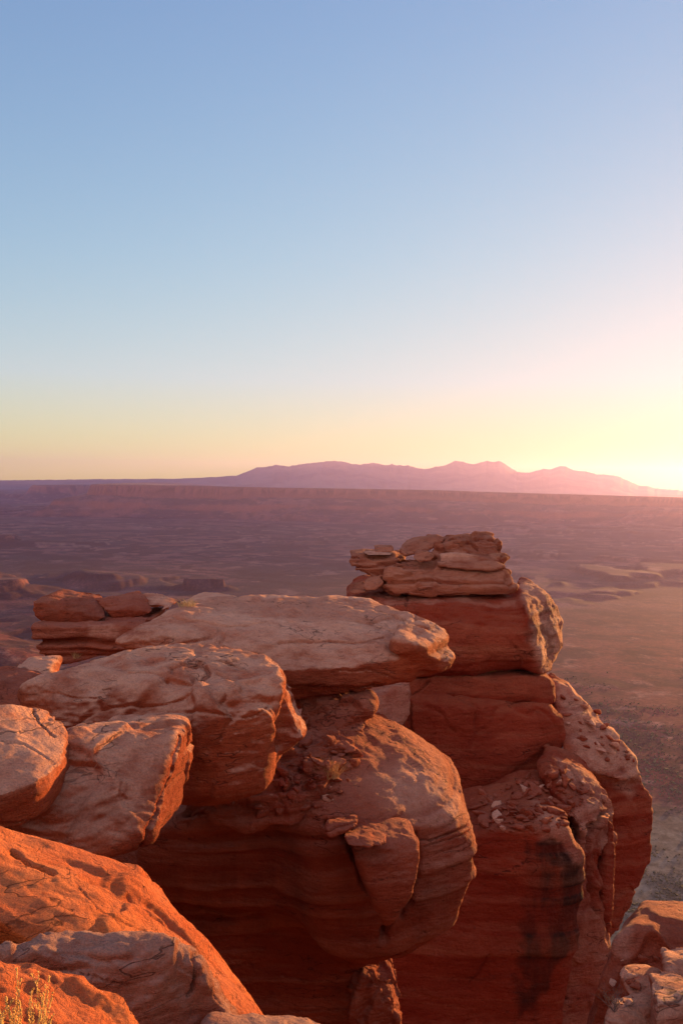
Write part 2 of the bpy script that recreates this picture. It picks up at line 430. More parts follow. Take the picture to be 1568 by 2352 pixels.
# ------------------------------------------------------------------ land: valley, mesa, mountains
EYE_H = 150.0
def terrain():
    # rows follow distance (finer close by), columns follow bearing
    nr, nc = 560, 620
    y0, y1 = 1124.0, 2700.0
    yy = y0 + (y1 - y0) * np.linspace(0, 1, nr) ** 1.35
    dist = EYE_H * FPX / (yy - 1113)
    dist = dist[dist < 24000]
    dist = np.unique(np.concatenate([[11000], dist[dist < 10500], np.arange(2700, 4300, 9), np.arange(5000, 6400, 22), np.arange(7200, 9500, 50)]))
    az = np.radians(np.concatenate([np.linspace(-62, -27, 80)[:-1], np.linspace(-27, 27, 900), np.linspace(27, 66, 90)[1:]])); nc = len(az)
    DD, AZ = np.meshgrid(dist, az, indexing='ij')
    X = DD * np.sin(AZ); Y = DD * np.cos(AZ)
    q = np.stack([X.ravel(), Y.ravel(), np.zeros(X.size)], 1)
    x, y = q[:, 0], q[:, 1]
    r = np.hypot(x, y)
    big = fbm(q / 900.0, 5)
    canyon = fbm(q / 380.0 + 40, 5)
    h = -EYE_H + 26 * big + 20 * canyon + 9 * fbm(q / 120 + 11, 4)
    # terraces: flat benches with steep risers
    stp = 7.0
    t = h / stp; fl = np.floor(t); fr = t - fl
    riser = sstep(.5, .62, fr) * (1 - sstep(.88, .97, fr)); lip = np.maximum(sstep(.9, .98, fr), 1 - sstep(.0, .12, fr))
    h = (fl + sstep(.55, .95, fr)) * stp + .6 * fbm(q / 40, 3)
    h -= 14 * sstep(.0, .25, ridged(q / 700 + 5, 3) - .45)
    rr_ = r - 520 * sstep(-50, 250, x) + 160 * fbm(q / 160 + 21, 4); near = 1 - sstep(500, 760, rr_)
    h = h * (1 - near) + (-EYE_H * (1 + .004 * big) + .8 * fbm(q / 70, 4) + .5 * canyon + .22 * fbm(q / 12, 4) - 5 * (1 - sstep(395, 412, r + 60 * canyon))) * near
    # the long far mesa: cliff and talus
    edge = 3350 + 260 * fbm(q / 900 + 60, 4) + 60 * fbm(q / 160, 3) - .10 * x
    lx = np.interp(y, [0, 3000, 3400, 6000, 9000], [-1000, -930, -1010, -1500, -2000]) + 160 * fbm(q / 500 + 3, 3)
    s = np.minimum(y - edge, (x - lx) * .8)
    top = -21 - 4 * sstep(-900, 0, x) - 16 * sstep(0, 1500, x) + 1.5 * fbm(q / 200, 3) - 48 * sstep(120, 800, s)
    talus = sstep(-330, 10, s) ** 1.4 * .55
    bench = .10 * sstep(-120, -95, s)
    cliff = sstep(0, 26, s)
    mesa = (talus + bench) * (1 - cliff) + cliff
    mesa = mesa + .03 * fbm(q / 60, 3) * (mesa > .02) * (1 - cliff)
    h = h * (1 - mesa) + top * mesa
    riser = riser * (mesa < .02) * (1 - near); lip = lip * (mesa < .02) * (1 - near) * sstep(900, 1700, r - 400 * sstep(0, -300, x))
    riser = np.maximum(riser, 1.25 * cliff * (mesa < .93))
    # second, farther mesa seen left of the first
    s2 = np.minimum(y - (5200 + 300 * fbm(q / 1200 + 8, 3) + .6 * np.abs(x + 2000)), 1e9)
    m2t = -100 + 60 * sstep(150, 100, np.abs(x + 1840 - .0 * y))
    m2 = sstep(-400, 0, s2) ** 1.5 * .5 + .5 * sstep(0, 60, s2)
    h = np.maximum(h, -EYE_H * (1 - m2) + m2t * m2)
    s3 = y - (7600 + 500 * fbm(q / 2000, 3))
    m3 = sstep(-700, 0, s3) ** 1.3 * .6 + .4 * sstep(0, 100, s3)
    h = np.maximum(h, -EYE_H * (1 - m3) + (-75) * m3)
    # white rimmed cliff bench in the middle distance on the left
    def bench_at(cx, cy, rx, ry, hh, seed):
        u = np.hypot((x - cx) / rx, (y - cy) / ry) + .35 * fbm(q / (rx * .6) + seed, 4)
        return hh * (sstep(1.7, .95, u) * .45 + .55 * sstep(1.0, .93, u)), u
    rim = np.zeros(len(x))
    for a in ((-640, 1060, 230, 140, 15, 1), (-420, 700, 120, 60, 30, 2),
              (-1000, 1900, 300, 90, 20, 9), (-190, 1140, 34, 12, 14, 12)):
        hh, u = bench_at(*a)
        h = h + hh; hh = hh; rim = np.maximum(rim, (u < .96) * sstep(.72, .9, u))
    flat = sstep(.20, .27, np.arctan2(x, y) + .06 * fbm(q / 300 + 2, 3)) * sstep(700, 760, r) * (1 - sstep(1120, 1180, r))
    rim = np.maximum(rim, (.15 + .55 * sstep(.05, .2, fbm(q / np.array((90, 30, 1)) + 4, 5))) * flat)
    V = np.stack([x, y, h], 1)
    nr2 = len(dist)
    i = np.arange(nr2 - 1)[:, None] * nc + np.arange(nc - 1)[None, :]
    F = np.stack([i, i + 1, i + nc + 1, i + nc], -1).reshape(-1, 4)
    # ground carried on under and behind the viewer
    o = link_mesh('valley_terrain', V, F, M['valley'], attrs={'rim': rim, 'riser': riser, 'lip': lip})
    tag(o, 'broad desert valley of dusky terraced benches ending at a long flat mesa', 'terrain', kind='structure')
    return q, h

m, nt, b = new_mat('valley'); g = G(nt)
pos = g.n('ShaderNodeNewGeometry'); nn = pos.outputs['Normal']; pos = pos.outputs['Position']
sx = g.n('ShaderNodeSeparateXYZ'); nt.links.new(nn, sx.inputs[0]); nz = sx.outputs['Z']
rim = g.n('ShaderNodeAttribute', attribute_name='rim').outputs['Fac']
c = g.mix(g.rng(g.noise(pos, .004, 7, .62), .42, .58), (.065, .027, .028), (.135, .055, .05))
c = g.mix(g.rng(g.noise(g.vscale(pos, (1, 1, 8)), .012, 6, .65), .55, .66, 0, .65), c, (.21, .11, .095))
c = g.mix(g.rng(g.noise(g.vscale(pos, (1, 1, 1)), .022, 6, .68), .48, .58, 0, .85), c, (.06, .027, .026))
rr = g.n('ShaderNodeVectorMath', operation='LENGTH'); nt.links.new(pos, rr.inputs[0])
rn = g.math('ADD', rr.outputs['Value'], g.math('MULTIPLY', g.noise(pos, .012, 4), 160))
c = g.mix(g.rng(rn, 800, 1300, .8, 0), c, g.mix(g.rng(g.noise(pos, .045, 6, .7), .54, .64, 0, .75), g.mix(g.rng(g.noise(pos, .02, 7, .68), .44, .56), (.17, .044, .028), (.055, .016, .012)), (.30, .14, .10)))
c = g.mix(g.rng(rn, 470, 540, 1, 0), c, g.mix(g.rng(g.noise(pos, .06, 6, .7), .42, .6), (.17, .135, .10), (.11, .082, .06)))
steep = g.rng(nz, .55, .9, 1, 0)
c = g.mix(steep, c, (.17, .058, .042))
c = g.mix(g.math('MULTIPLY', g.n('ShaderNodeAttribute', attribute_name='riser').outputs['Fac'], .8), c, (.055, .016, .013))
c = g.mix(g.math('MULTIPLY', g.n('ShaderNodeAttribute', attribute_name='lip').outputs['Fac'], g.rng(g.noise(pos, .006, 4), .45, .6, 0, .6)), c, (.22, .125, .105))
c = g.mix(g.math('MULTIPLY', rim, g.rng(g.noise(pos, .03, 5, .6), .45, .6)), c, (.16, .062, .042))
c = g.mix(.7, c, g.mix(g.rng(g.noise(pos, .35, 5, .7), .3, .7), (.45, .45, .45), (1.5, 1.5, 1.5)), 'MULTIPLY')
nt.links.new(c, b.inputs['Base Color']); b.inputs['Roughness'].default_value = 1
terrain()

m, nt, b = new_mat('mountain'); g = G(nt)
pos = g.n('ShaderNodeNewGeometry').outputs['Position']
c = g.mix(g.rng(g.noise(pos, .003, 6, .6), .4, .6), (.03, .035, .05), (.07, .07, .08))
nt.links.new(c, b.inputs['Base Color']); b.inputs['Roughness'].default_value = 1

MT = [(-400,1112),(-100,1106),(0,1102),(80,1101),(160,1100),(300,1099),(420,1098),(470,1095),(545,1090),(590,1073),(635,1067),(665,1070),(705,1064),(735,1061),(768,1058),(800,1063),
      (835,1064),(860,1061),(885,1067),(920,1066),(945,1071),(975,1078),(1010,1070),(1045,1057),(1068,1062),(1085,1063),(1118,1057),(1135,1061),(1148,1059),
      (1188,1082),(1215,1083),(1245,1074),(1262,1076),(1287,1069),(1320,1078),(1342,1080),(1372,1087),(1400,1093),(1425,1097),(1450,1109),(1500,1120),(1568,1128),(1800,1140),(2100,1150)]
def mountains():
    D0 = 8500.0
    xs = np.linspace(-400, 2100, 900); ys = np.interp(xs, [a for a, b in MT], [b for a, b in MT])
    ys -= 4.2 * ridged(np.stack([xs / 34, xs * 0, xs * 0], 1), 4, .6) * sstep(540, 640, xs) + .8 * fbm(np.stack([xs / 9, xs * 0, xs * 0], 1), 3) - .5
    top = np.array([P(a, b, D0)[:] for a, b in zip(xs, ys)])
    nrow = 60; V = []
    for j in range(nrow):
        t = j / (nrow - 1) * 2 - 1          # -1 near foot ... 0 crest ... 1 far foot
        dy = t * 1900
        q = np.stack([top[:, 0] / 420, np.full(len(xs), dy / 420), np.zeros(len(xs))], 1)
        fall = 1 - abs(t) ** .85
        z = -150 + (top[:, 2] + 150) * fall
        amp = np.clip((top[:, 2] + 60) * .3, 0, 38) * (1 - fall) * fall * 4
        z = z + amp * ridged(q, 4)
        V.append(np.stack([top[:, 0] * (1 + dy / D0), top[:, 1] + dy, z], 1))
    V = np.concatenate(V); nc = len(xs)
    i = np.arange(nrow - 1)[:, None] * nc + np.arange(nc - 1)[None, :]
    F = np.stack([i, i + 1, i + nc + 1, i + nc], -1).reshape(-1, 4)
    o = link_mesh('mountains', V, F, M['mountain'])
    tag(o, 'hazy lilac mountain range rising behind the long mesa', 'mountains', kind='structure')
mountains()

# ------------------------------------------------------------------ haze
def haze():
    bm = bmesh.new()
    lo = Vector((-11500, -1500, -260)); hi = Vector((11500, 11800, 262))
    bmesh.ops.create_cube(bm, size=1)
    for v in bm.verts: v.co = Vector([lo[i] if v.co[i] < 0 else hi[i] for i in range(3)])
    me = bpy.data.meshes.new('haze'); bm.to_mesh(me); bm.free()
    o = bpy.data.objects.new('haze', me); sc.collection.objects.link(o)
    mt = bpy.data.materials.new('haze'); mt.use_nodes = True; nt = mt.node_tree; nt.nodes.clear()
    out = nt.nodes.new('ShaderNodeOutputMaterial'); v = nt.nodes.new('ShaderNodeVolumePrincipled')
    v.inputs['Color'].default_value = (.45, .39, .84, 1); v.inputs['Density'].default_value = HAZE
    v.inputs['Anisotropy'].default_value = .6
    nt.links.new(v.outputs[0], out.inputs['Volume']); me.materials.append(mt)
    tag(o, 'thin violet morning haze filling the valley out to the mountains', 'haze', kind='stuff')
HAZE = 7e-5
haze()

# the rim the viewer stands on, behind and under the camera
def rim_ground():
    edge = [(-60, 9), (-30, 13), (-12, 12.5), (-7, 9.5), (-3.6, 5.0), (-2.4, 3.0), (-1.4, 1.9), (0, 1.5), (1.3, 1.5), (3.4, 3.0), (6, 3.2), (14, 1), (30, 2), (60, -4)]
    xs = np.linspace(-60, 60, 240); ye = np.interp(xs, [a for a, b in edge], [b for a, b in edge])
    V = []; prof = [(0, -60, 0), (0, -30, 0), (0, -12, 0), (0, -5, 0), (0, -2, 0), (0, -.6, 0), (0, 0, -.25), (0, .1, -.8), (0, -.5, -2.2), (0, -.2, -5), (0, -1, -12), (0, 1, -30), (0, 4, -60), (0, 60, -146)]
    for _, dy, dz in prof:
        q = np.stack([xs, ye + dy, np.full(len(xs), -1.78 + dz)], 1); n = fbm(q / 3.0, 4)
        q[:, 1] += n * (.3 if dy > -3 else 1); q[:, 2] += .12 * n + (-.25 if dz == 0 else 0)
        V.append(q)
    V = np.concatenate(V); nc = len(xs)
    i = np.arange(len(prof) - 1)[:, None] * nc + np.arange(nc - 1)[None, :]
    F = np.stack([i, i + 1, i + nc + 1, i + nc], -1).reshape(-1, 4)
    o = link_mesh('rim_ground', V, F, M['rock_dark'], attrs={'pale': np.zeros(len(V)), 'dark': np.zeros(len(V))})
    tag(o, 'bare rock ground of the canyon rim the viewer stands on', 'ground', kind='structure')
rim_ground()

# ------------------------------------------------------------------ near rocks
L1 = [(1.6, .10, 'fbm'), (.5, .05, 'fbm'), (.22, .025, 'ridge')]
def near_rocks():
    # foreground slabs at lower left
    rock('sandstone_slab', [
        [(-60,1862,4.3),(0,1872,4.4),(170,1915,4.5),(265,1956,4.6),(350,2022,4.6),(395,2110,4.5),(470,2175,4.35),(545,2245,4.2),(590,2300,4.0),(640,2352,3.8),(700,2420,3.7),
         (-60,2105,3.5),(0,2118,3.5),(105,2138,3.55),(300,2145,3.7),(440,2250,3.65),(440,2400,3.6),(560,2500,3.6)]
        + back([(105,2138,3.55),(-60,2105,3.5)], .5, -.35) + back([(395,2110,4.5),(0,1872,4.4)], .3, -.6),
        [(-60,2080,3.85),(260,2110,4.0),(260,2320,3.95),(-60,2320,3.8)] + back([(-60,2080,3.85),(260,2110,4.0),(260,2320,3.95),(-60,2320,3.8)], .5),
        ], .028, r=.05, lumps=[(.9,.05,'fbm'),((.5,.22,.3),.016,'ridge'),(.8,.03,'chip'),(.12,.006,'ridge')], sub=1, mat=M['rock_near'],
        rough=.55, cracks=[([(30,1950),(60,1985),(120,2010)], 9, .05), ([(290,2060),(340,2110),(420,2160)],3,.012),([(180,2040),(260,2120),(330,2150)],3,.01)],
        label='sunlit orange slab at lower left sloping down toward the dark wall', cat='rock')
    rock('sandstone_ledge', [
        [(-60,2175,3.05),(0,2160,3.15),(150,2122,3.30),(240,2122,3.35),(330,2140,3.35),(460,2207,3.30),(505,2262,3.28),(520,2330,3.27),(575,2420,3.28),(-60,2420,3.20),(120,2420,3.20),(300,2500,3.22),(200,2250,3.30),(400,2300,3.32)]
        + back([(0,2160,3.15),(460,2207,3.30),(575,2420,3.28)], .3, -.25)],
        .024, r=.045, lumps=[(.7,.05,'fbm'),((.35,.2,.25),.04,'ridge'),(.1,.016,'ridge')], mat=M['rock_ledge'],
        cracks=[([(440,2195),(450,2230),(448,2260),(430,2285)],6,.05),([(110,2230),(200,2240),(300,2262)],3,.015)],
        label='rough greyish purple ledge in shade just below the sunlit slab', cat='rock')
    rock('sandstone_hump', [
        [(-60,2188,2.67),(0,2185,2.72),(60,2188,2.74),(140,2232,2.77),(255,2262,2.77),(320,2312,2.72),(355,2375,2.65),(-60,2300,2.32),(100,2420,2.25),(360,2500,2.45)]
        + back([(0,2190,2.72),(320,2312,2.72)], .05, -.5)],
        .022, r=.05, lumps=[(.6,.04,'fbm'),((.3,.2,.2),.03,'ridge'),(.09,.012,'ridge')], mat=M['rock_near'],
        label='low orange hump of rock behind the yellow stalks in the bottom left corner', cat='rock')
    rock('knobbly_rock', [
        [(470,2330,3.2),(570,2312,3.4),(650,2315,3.45),(700,2322,3.4),(745,2345,3.3),(800,2400,3.2),(460,2420,3.0),(650,2500,3.0)] + back([(570,2312,3.4),(745,2345,3.3)], .1, -.5)],
        .022, r=.04, lumps=[(.5,.05,'fbm'),(.16,.03,'ridge'),(.07,.012,'ridge')], mat=M['rock_ledge'],
        label='knobbly grey and orange rock at the bottom edge below the dark wall', cat='rock')
    # boulders
    rock('flat_boulder', [
        [(-80,1628,6.5),(0,1620,6.7),(100,1617,7.0),(145,1648,6.9),(163,1680,6.7),(158,1705,6.5),(138,1755,6.1),(80,1800,5.8),(-20,1835,5.6),(-80,1860,5.5)] + back([(100,1617,7.0),(158,1705,6.5),(80,1805,5.8),(-80,1860,5.5)], .15, -.32)],
        .045, r=.03, lumps=[(1.1,.07,'fbm'),(.4,.04,'ridge'),(.15,.015,'ridge'),((1.2,1.2,.5),.025,'crackle')],
        cracks=[([(75,1620),(90,1660),(125,1690)],3,.05),([(0,1700),(60,1710),(130,1750)],2.5,.02)],
        pale=[([(-80,1610),(100,1600),(175,1680),(120,1780),(-80,1850)],40,.5)],
        label='pale grey flat boulder at the left edge lying over the reddish block', cat='rock')
    rock('tilted_boulder', [
        [(160,1672,7.00),(200,1662,7.20),(285,1655,7.40),(400,1672,7.30),(402,1690,7.10),(380,1780,6.70),(345,1900,6.35),(262,1968,6.10),(190,1990,6.00),(60,1975,6.00),(-60,1975,6.10),(60,1780,6.20),(150,1700,6.70)]
        + back([(200,1662,7.20),(400,1672,7.30),(345,1900,6.35),(-60,1975,6.10)], .9, -.15),
        [(402,1690,7.15),(420,1715,7.25),(414,1770,7.25),(414,1842,7.20),(380,1875,6.95),(350,1905,6.50),(340,1930,6.40),(370,1790,6.80),(400,1720,7.10)]],
        .045, r=.04, lumps=[(.9,.06,'chip'),(1.2,.10,'fbm'),(.45,.06,'ridge'),(.15,.018,'ridge')],
        cracks=[([(408,1695),(385,1780),(352,1880),(330,1915),(268,1965)],4,.10)],
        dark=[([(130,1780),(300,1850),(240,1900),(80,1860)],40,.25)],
        label='reddish block with a cracked sunlit right edge, left and below the domed boulder', cat='rock')
    rock('domed_boulder', [
        [(48,1592,9.25),(55,1570,9.00),(110,1545,9.30),(200,1515,9.70),(260,1492,9.75),(330,1478,10.05),(480,1470,10.35),(590,1484,9.95),(640,1525,9.60),(655,1575,9.00),(640,1560,9.15),(632,1640,8.75),
         (612,1760,8.65),(590,1815,8.55),(500,1815,8.35),(425,1835,8.45),(420,1700,8.25),(300,1690,8.35),(120,1680,8.65),(60,1640,8.95),(500,1600,8.55),(300,1590,8.95)]
        + back([(300,1480,9.75),(600,1500,9.95),(600,1800,8.55),(425,1835,8.45),(100,1600,9.15)], 1.0, -.3),
        [(640,1530,9.60),(662,1590,9.30),(690,1640,9.10),(705,1680,9.00),(703,1702,8.90),(660,1715,9.15),(625,1740,8.95),(610,1720,9.15),(640,1560,9.20)] + back([(640,1550,9.50),(703,1700,8.90)], .8, -.1)],
        .055, r=.07, lumps=[(1.1,.07,'chip'),(1.6,.12,'fbm'),((.7,.7,.4),.06,'fbm'),(.3,.05,'ridge'),(.12,.015,'ridge'),((1.5,1.5,.4),.03,'crackle')],
        cracks=[([(395,1545),(460,1520),(480,1545),(440,1560)],9,.07),([(380,1565),(440,1575)],6,.05),([(500,1545),(540,1560)],4,.04),([(500,1515),(550,1520),(560,1530)],4,.04),
                ([(430,1640),(560,1650),(620,1625)],3,.03)],
        pale=[([(450,1530),(510,1540),(540,1560),(500,1575),(455,1560)],10,.8)],
        label='large domed boulder with a hollow on top and a sunlit right corner', cat='rock')
    rock('capping_slab', [
        [(258,1485,11.80),(265,1462,12.20),(300,1440,12.00),(420,1398,13.40),(530,1375,13.90),(620,1368,14.50),(700,1366,14.70),(850,1375,14.40),(930,1395,13.70),(985,1425,13.30),(870,1470,12.30),(640,1482,11.80),(450,1482,11.70),
         (450,1560,11.50),(640,1540,11.30),(870,1530,11.80),(690,1606,11.70),(800,1608,11.80),(880,1592,11.90),(960,1570,12.20),(500,1600,11.70),(1000,1500,12.20)]
        + [P(500,1520,13.50), P(900,1500,13.80)],
        [(930,1400,13.50),(985,1420,13.10),(1028,1445,13.20),(1043,1490,12.80),(1044,1525,12.50),(1015,1545,12.20),(975,1560,12.50),(930,1540,12.30),(900,1470,11.80),(960,1480,11.80)] + [P(950,1480,14.00), P(1010,1510,13.30)]],
        .065, r=.07, lumps=[(1.8,.10,'fbm'),((.9,.9,.25),.08,'fbm'),(.35,.05,'ridge'),(.14,.016,'ridge'),((2.2,2.2,.4),.04,'crackle')], strata=(.07,.35,.0,.05),
        cracks=[([(640,1482),(740,1475),(840,1478),(880,1468)],3.5,.05),([(870,1405),(930,1420),(985,1440)],4,.07),([(760,1545),(840,1535),(900,1555)],3,.04),([(400,1425),(520,1440),(620,1430)],3,.04)],
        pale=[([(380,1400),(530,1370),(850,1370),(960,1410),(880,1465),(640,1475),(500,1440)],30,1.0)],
        label='largest flat pale topped slab in the middle, jutting right over the gap', cat='rock')
near_rocks()

def wall_rocks():
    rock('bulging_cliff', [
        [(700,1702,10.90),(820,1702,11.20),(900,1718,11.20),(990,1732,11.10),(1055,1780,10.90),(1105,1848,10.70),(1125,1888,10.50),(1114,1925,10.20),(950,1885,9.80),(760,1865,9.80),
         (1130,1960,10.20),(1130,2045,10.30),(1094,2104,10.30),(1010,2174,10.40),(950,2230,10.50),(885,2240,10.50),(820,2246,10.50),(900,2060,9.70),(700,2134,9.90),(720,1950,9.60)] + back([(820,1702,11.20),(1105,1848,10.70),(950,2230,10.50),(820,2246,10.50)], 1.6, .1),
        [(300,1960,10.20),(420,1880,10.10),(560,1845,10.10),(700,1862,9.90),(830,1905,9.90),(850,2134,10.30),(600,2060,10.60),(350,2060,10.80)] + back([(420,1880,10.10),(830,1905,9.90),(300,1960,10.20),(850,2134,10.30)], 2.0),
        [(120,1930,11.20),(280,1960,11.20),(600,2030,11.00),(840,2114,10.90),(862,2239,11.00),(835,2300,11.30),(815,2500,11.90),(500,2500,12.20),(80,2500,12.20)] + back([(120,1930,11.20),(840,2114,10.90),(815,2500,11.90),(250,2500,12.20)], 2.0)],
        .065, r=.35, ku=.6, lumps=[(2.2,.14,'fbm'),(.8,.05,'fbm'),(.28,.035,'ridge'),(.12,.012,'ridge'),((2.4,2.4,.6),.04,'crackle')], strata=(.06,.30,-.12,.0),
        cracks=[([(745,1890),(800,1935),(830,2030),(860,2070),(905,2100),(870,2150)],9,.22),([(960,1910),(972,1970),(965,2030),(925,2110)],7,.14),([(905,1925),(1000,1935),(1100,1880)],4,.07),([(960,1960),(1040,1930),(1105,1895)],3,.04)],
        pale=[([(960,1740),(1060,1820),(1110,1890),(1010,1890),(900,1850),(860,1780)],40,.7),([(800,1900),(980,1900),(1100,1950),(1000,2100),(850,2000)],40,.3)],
        dark=[([(960,2010),(1060,1990),(1080,2060),(1000,2120),(930,2120)],25,.35),([(350,1960),(700,1940),(760,2060),(600,2140),(380,2120)],60,.35),([(780,2060),(900,2090),(850,2180),(700,2160)],40,.3)],  # left wall patch paints the shade of the recess into the rock colour
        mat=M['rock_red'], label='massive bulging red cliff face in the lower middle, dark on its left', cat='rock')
    rock('hanging_lobe', [
        [(788,1912,9.28),(830,1905,9.43),(885,1912,9.53),(960,1925,9.43),(972,1965,9.33),(965,2020,9.23),(940,2060,9.13),(925,2110,9.23),(895,2140,9.28),(875,2138,9.33),(900,2100,9.13),(860,2060,9.03),(835,2030,9.03),(812,1970,9.08)] + back([(830,1910,9.43),(960,1925,9.43),(890,2130,9.33)], .6)],
        .04, r=.22, lumps=[(.8,.05,'fbm'),(.2,.02,'ridge'),(.1,.008,'ridge')],
        mat=M['rock_red'], label='teardrop shaped lobe of rock hanging on the front of the bulging cliff', cat='rock')
    rock('cap_stone', [[(786,1915,9.03),(800,1908,9.23),(860,1905,9.28),(887,1918,9.23),(885,1940,9.03),(840,1948,8.83),(800,1942,8.88)] + back([(800,1908,9.23),(885,1925,9.13)], .2, -.08)],
        .03, r=.03, lumps=[(.4,.03,'fbm'),(.12,.012,'ridge')], mat=M['rock_red'], label='small flat stone capping the teardrop shaped lobe', cat='rock')
    rock('split_stone', [[(748,1888,9.23),(800,1872,9.43),(820,1880,9.33),(815,1900,9.13),(760,1925,9.03),(750,1915,9.03)]+back([(748,1888,9.23),(820,1880,9.33)],.3,-.1)],
        .03, r=.02, lumps=[(.3,.03,'fbm'),(.12,.015,'ridge'),((1.5,1.5,.4),.03,'crackle')], cracks=[([(750,1912),(815,1890)],3,.04)], mat=M['rock_red'], label='small split stone left of and above the flat capping stone', cat='rock')
    rock('layered_ledge', [
        [(420,1835,10.05),(500,1815,9.70),(600,1770,10.00),(640,1725,10.20),(700,1690,10.90),(760,1700,10.90),(820,1712,11.00),(770,1820,10.05),(690,1880,9.65),(560,1900,9.85),(400,1900,9.70)] + back([(500,1815,9.70),(820,1712,11.00),(690,1880,9.65)], .8, -.1)],
        .05, r=.05, lumps=[(.9,.12,'fbm'),(.35,.09,'chip'),((.5,.5,.1),.10,'fbm'),(.15,.04,'ridge')], strata=(.14,.16,0,.1),
        mat=M['rock_red'], label='crumbling thinly layered red ledge under the domed boulder', cat='rock')
    rock('recessed_block', [
        [(680,1612,11.8),(760,1600,12),(845,1600,12),(840,1650,11.7),(822,1700,11.4),(760,1700,11.2),(690,1690,11.3)] + back([(680,1612,11.8),(845,1600,12),(822,1700,11.4)], 1.2)],
        .05, r=.03, lumps=[(.7,.14,'fbm'),(.4,.10,'chip'),(.2,.06,'ridge')], strata=(.06,.2,0,0),
        mat=M['rock_red'], label='jagged orange lit block tucked under the jutting slab', cat='rock')
    rock('standing_column', [
        [(832,2238,11.00),(888,2236,11.20),(890,2290,11.10),(912,2310,11.00),(918,2500,10.80),(800,2500,10.70),(800,2340,10.80),(828,2320,10.90)] + back([(832,2238,11.00),(888,2236,11.20),(918,2500,10.80)], .7)],
        .04, r=.03, lumps=[(.7,.08,'fbm'),(.3,.07,'chip'),(.15,.04,'ridge')], mat=M['rock_red'], label='slender orange column under the bulging cliff at the bottom', cat='rock')
    # back left stack
    rock('leaning_slab', [[(75,1380,16.00),(100,1365,16.30),(205,1378,16.30),(250,1418,15.90),(180,1450,15.90),(110,1445,15.90),(78,1410,15.90)] + back([(100,1365,16.30),(205,1378,16.30),(180,1450,15.90)], 1.0)],
        .07, r=.04, lumps=[(1.2,.1,'fbm'),(.4,.05,'ridge')], dark=[([(60,1350),(260,1350),(250,1460),(60,1460)],20,.25)], mat=M['rock_red'], label='dark brown angular slab topping the stack at far left', cat='rock')
    rock('tapered_slab', [[(212,1376,16.50),(300,1368,16.80),(345,1385,16.60),(362,1402,16.20),(340,1412,16.20),(262,1425,16.20),(238,1405,16.20)] + back([(300,1368,16.80),(262,1425,16.20)], 1.0)],
        .07, r=.04, lumps=[(1.0,.08,'fbm'),(.4,.05,'ridge')], mat=M['rock_red'], label='tapered reddish slab just right of the dark angular slab', cat='rock')
    rock('rounded_slab', [[(285,1372,17.4),(340,1364,17.6),(395,1374,17.3),(408,1388,17),(380,1402,16.4),(350,1402,16.2)] + back([(340,1364,17.6),(395,1380,17)], .8, -.1)],
        .07, r=.06, lumps=[(1.0,.06,'fbm'),(.4,.04,'ridge')], strata=(.05,.2,0,.1), label='small rounded slab at the right end of the far left stack', cat='rock')
    rock('supporting_block', [[(80,1440,15.40),(200,1450,15.40),(300,1445,15.40),(330,1430,15.40),(300,1500,15.40),(200,1520,15.40),(110,1528,15.40),(90,1490,15.40)] + back([(80,1440,15.40),(330,1430,15.40),(200,1520,15.40)], 2.0)],
        .07, r=.05, lumps=[(1.2,.12,'fbm'),(.4,.06,'ridge')], strata=(.14,.22,0,0), pale=[([(205,1435),(290,1432),(270,1465),(205,1460)],8,.6)], mat=M['rock_red'], label='strongly layered red block carrying the slabs of the far left stack', cat='rock')
    rock('weathered_stump', [[(36,1530,11.5),(60,1515,11.8),(95,1512,11.8),(115,1530,11.5),(110,1600,11),(40,1600,11)] + back([(36,1530,11.5),(110,1530,11.5),(40,1600,11)], .7)],
        .06, r=.05, lumps=[(.6,.06,'fbm'),(.2,.04,'ridge')], pale=[([(20,1500),(130,1500),(130,1600),(20,1600)],10,.5)], label='weathered pale stump of rock left of the domed boulder', cat='rock')
    rock('edge_block', [[(-80,1570,10.5),(0,1572,10.5),(45,1572,10.6),(50,1590,10.4),(50,1660,9.9),(-80,1660,9.9)] + back([(-80,1570,10.5),(45,1572,10.6)], 1.0)],
        .06, r=.05, lumps=[(.8,.08,'fbm'),(.3,.06,'ridge')], mat=M['rock_red'], label='dark red block at the left edge below the weathered stump', cat='rock')
    rock('distant_ledge', [[(410,1385,19),(450,1370,19.5),(480,1360,20),(530,1366,19.8),(560,1385,19),(480,1400,18)] + back([(450,1370,19.5),(540,1370,19.5)], 1.0, -.2)],
        .08, r=.04, lumps=[(1.0,.08,'fbm'),(.4,.06,'ridge')], strata=(.08,.2,0,0), pale=[([(400,1350),(560,1350),(560,1400),(400,1400)],10,.7)], label='pale layered ledge behind the jutting slab beside the dry grass', cat='rock')
wall_rocks()

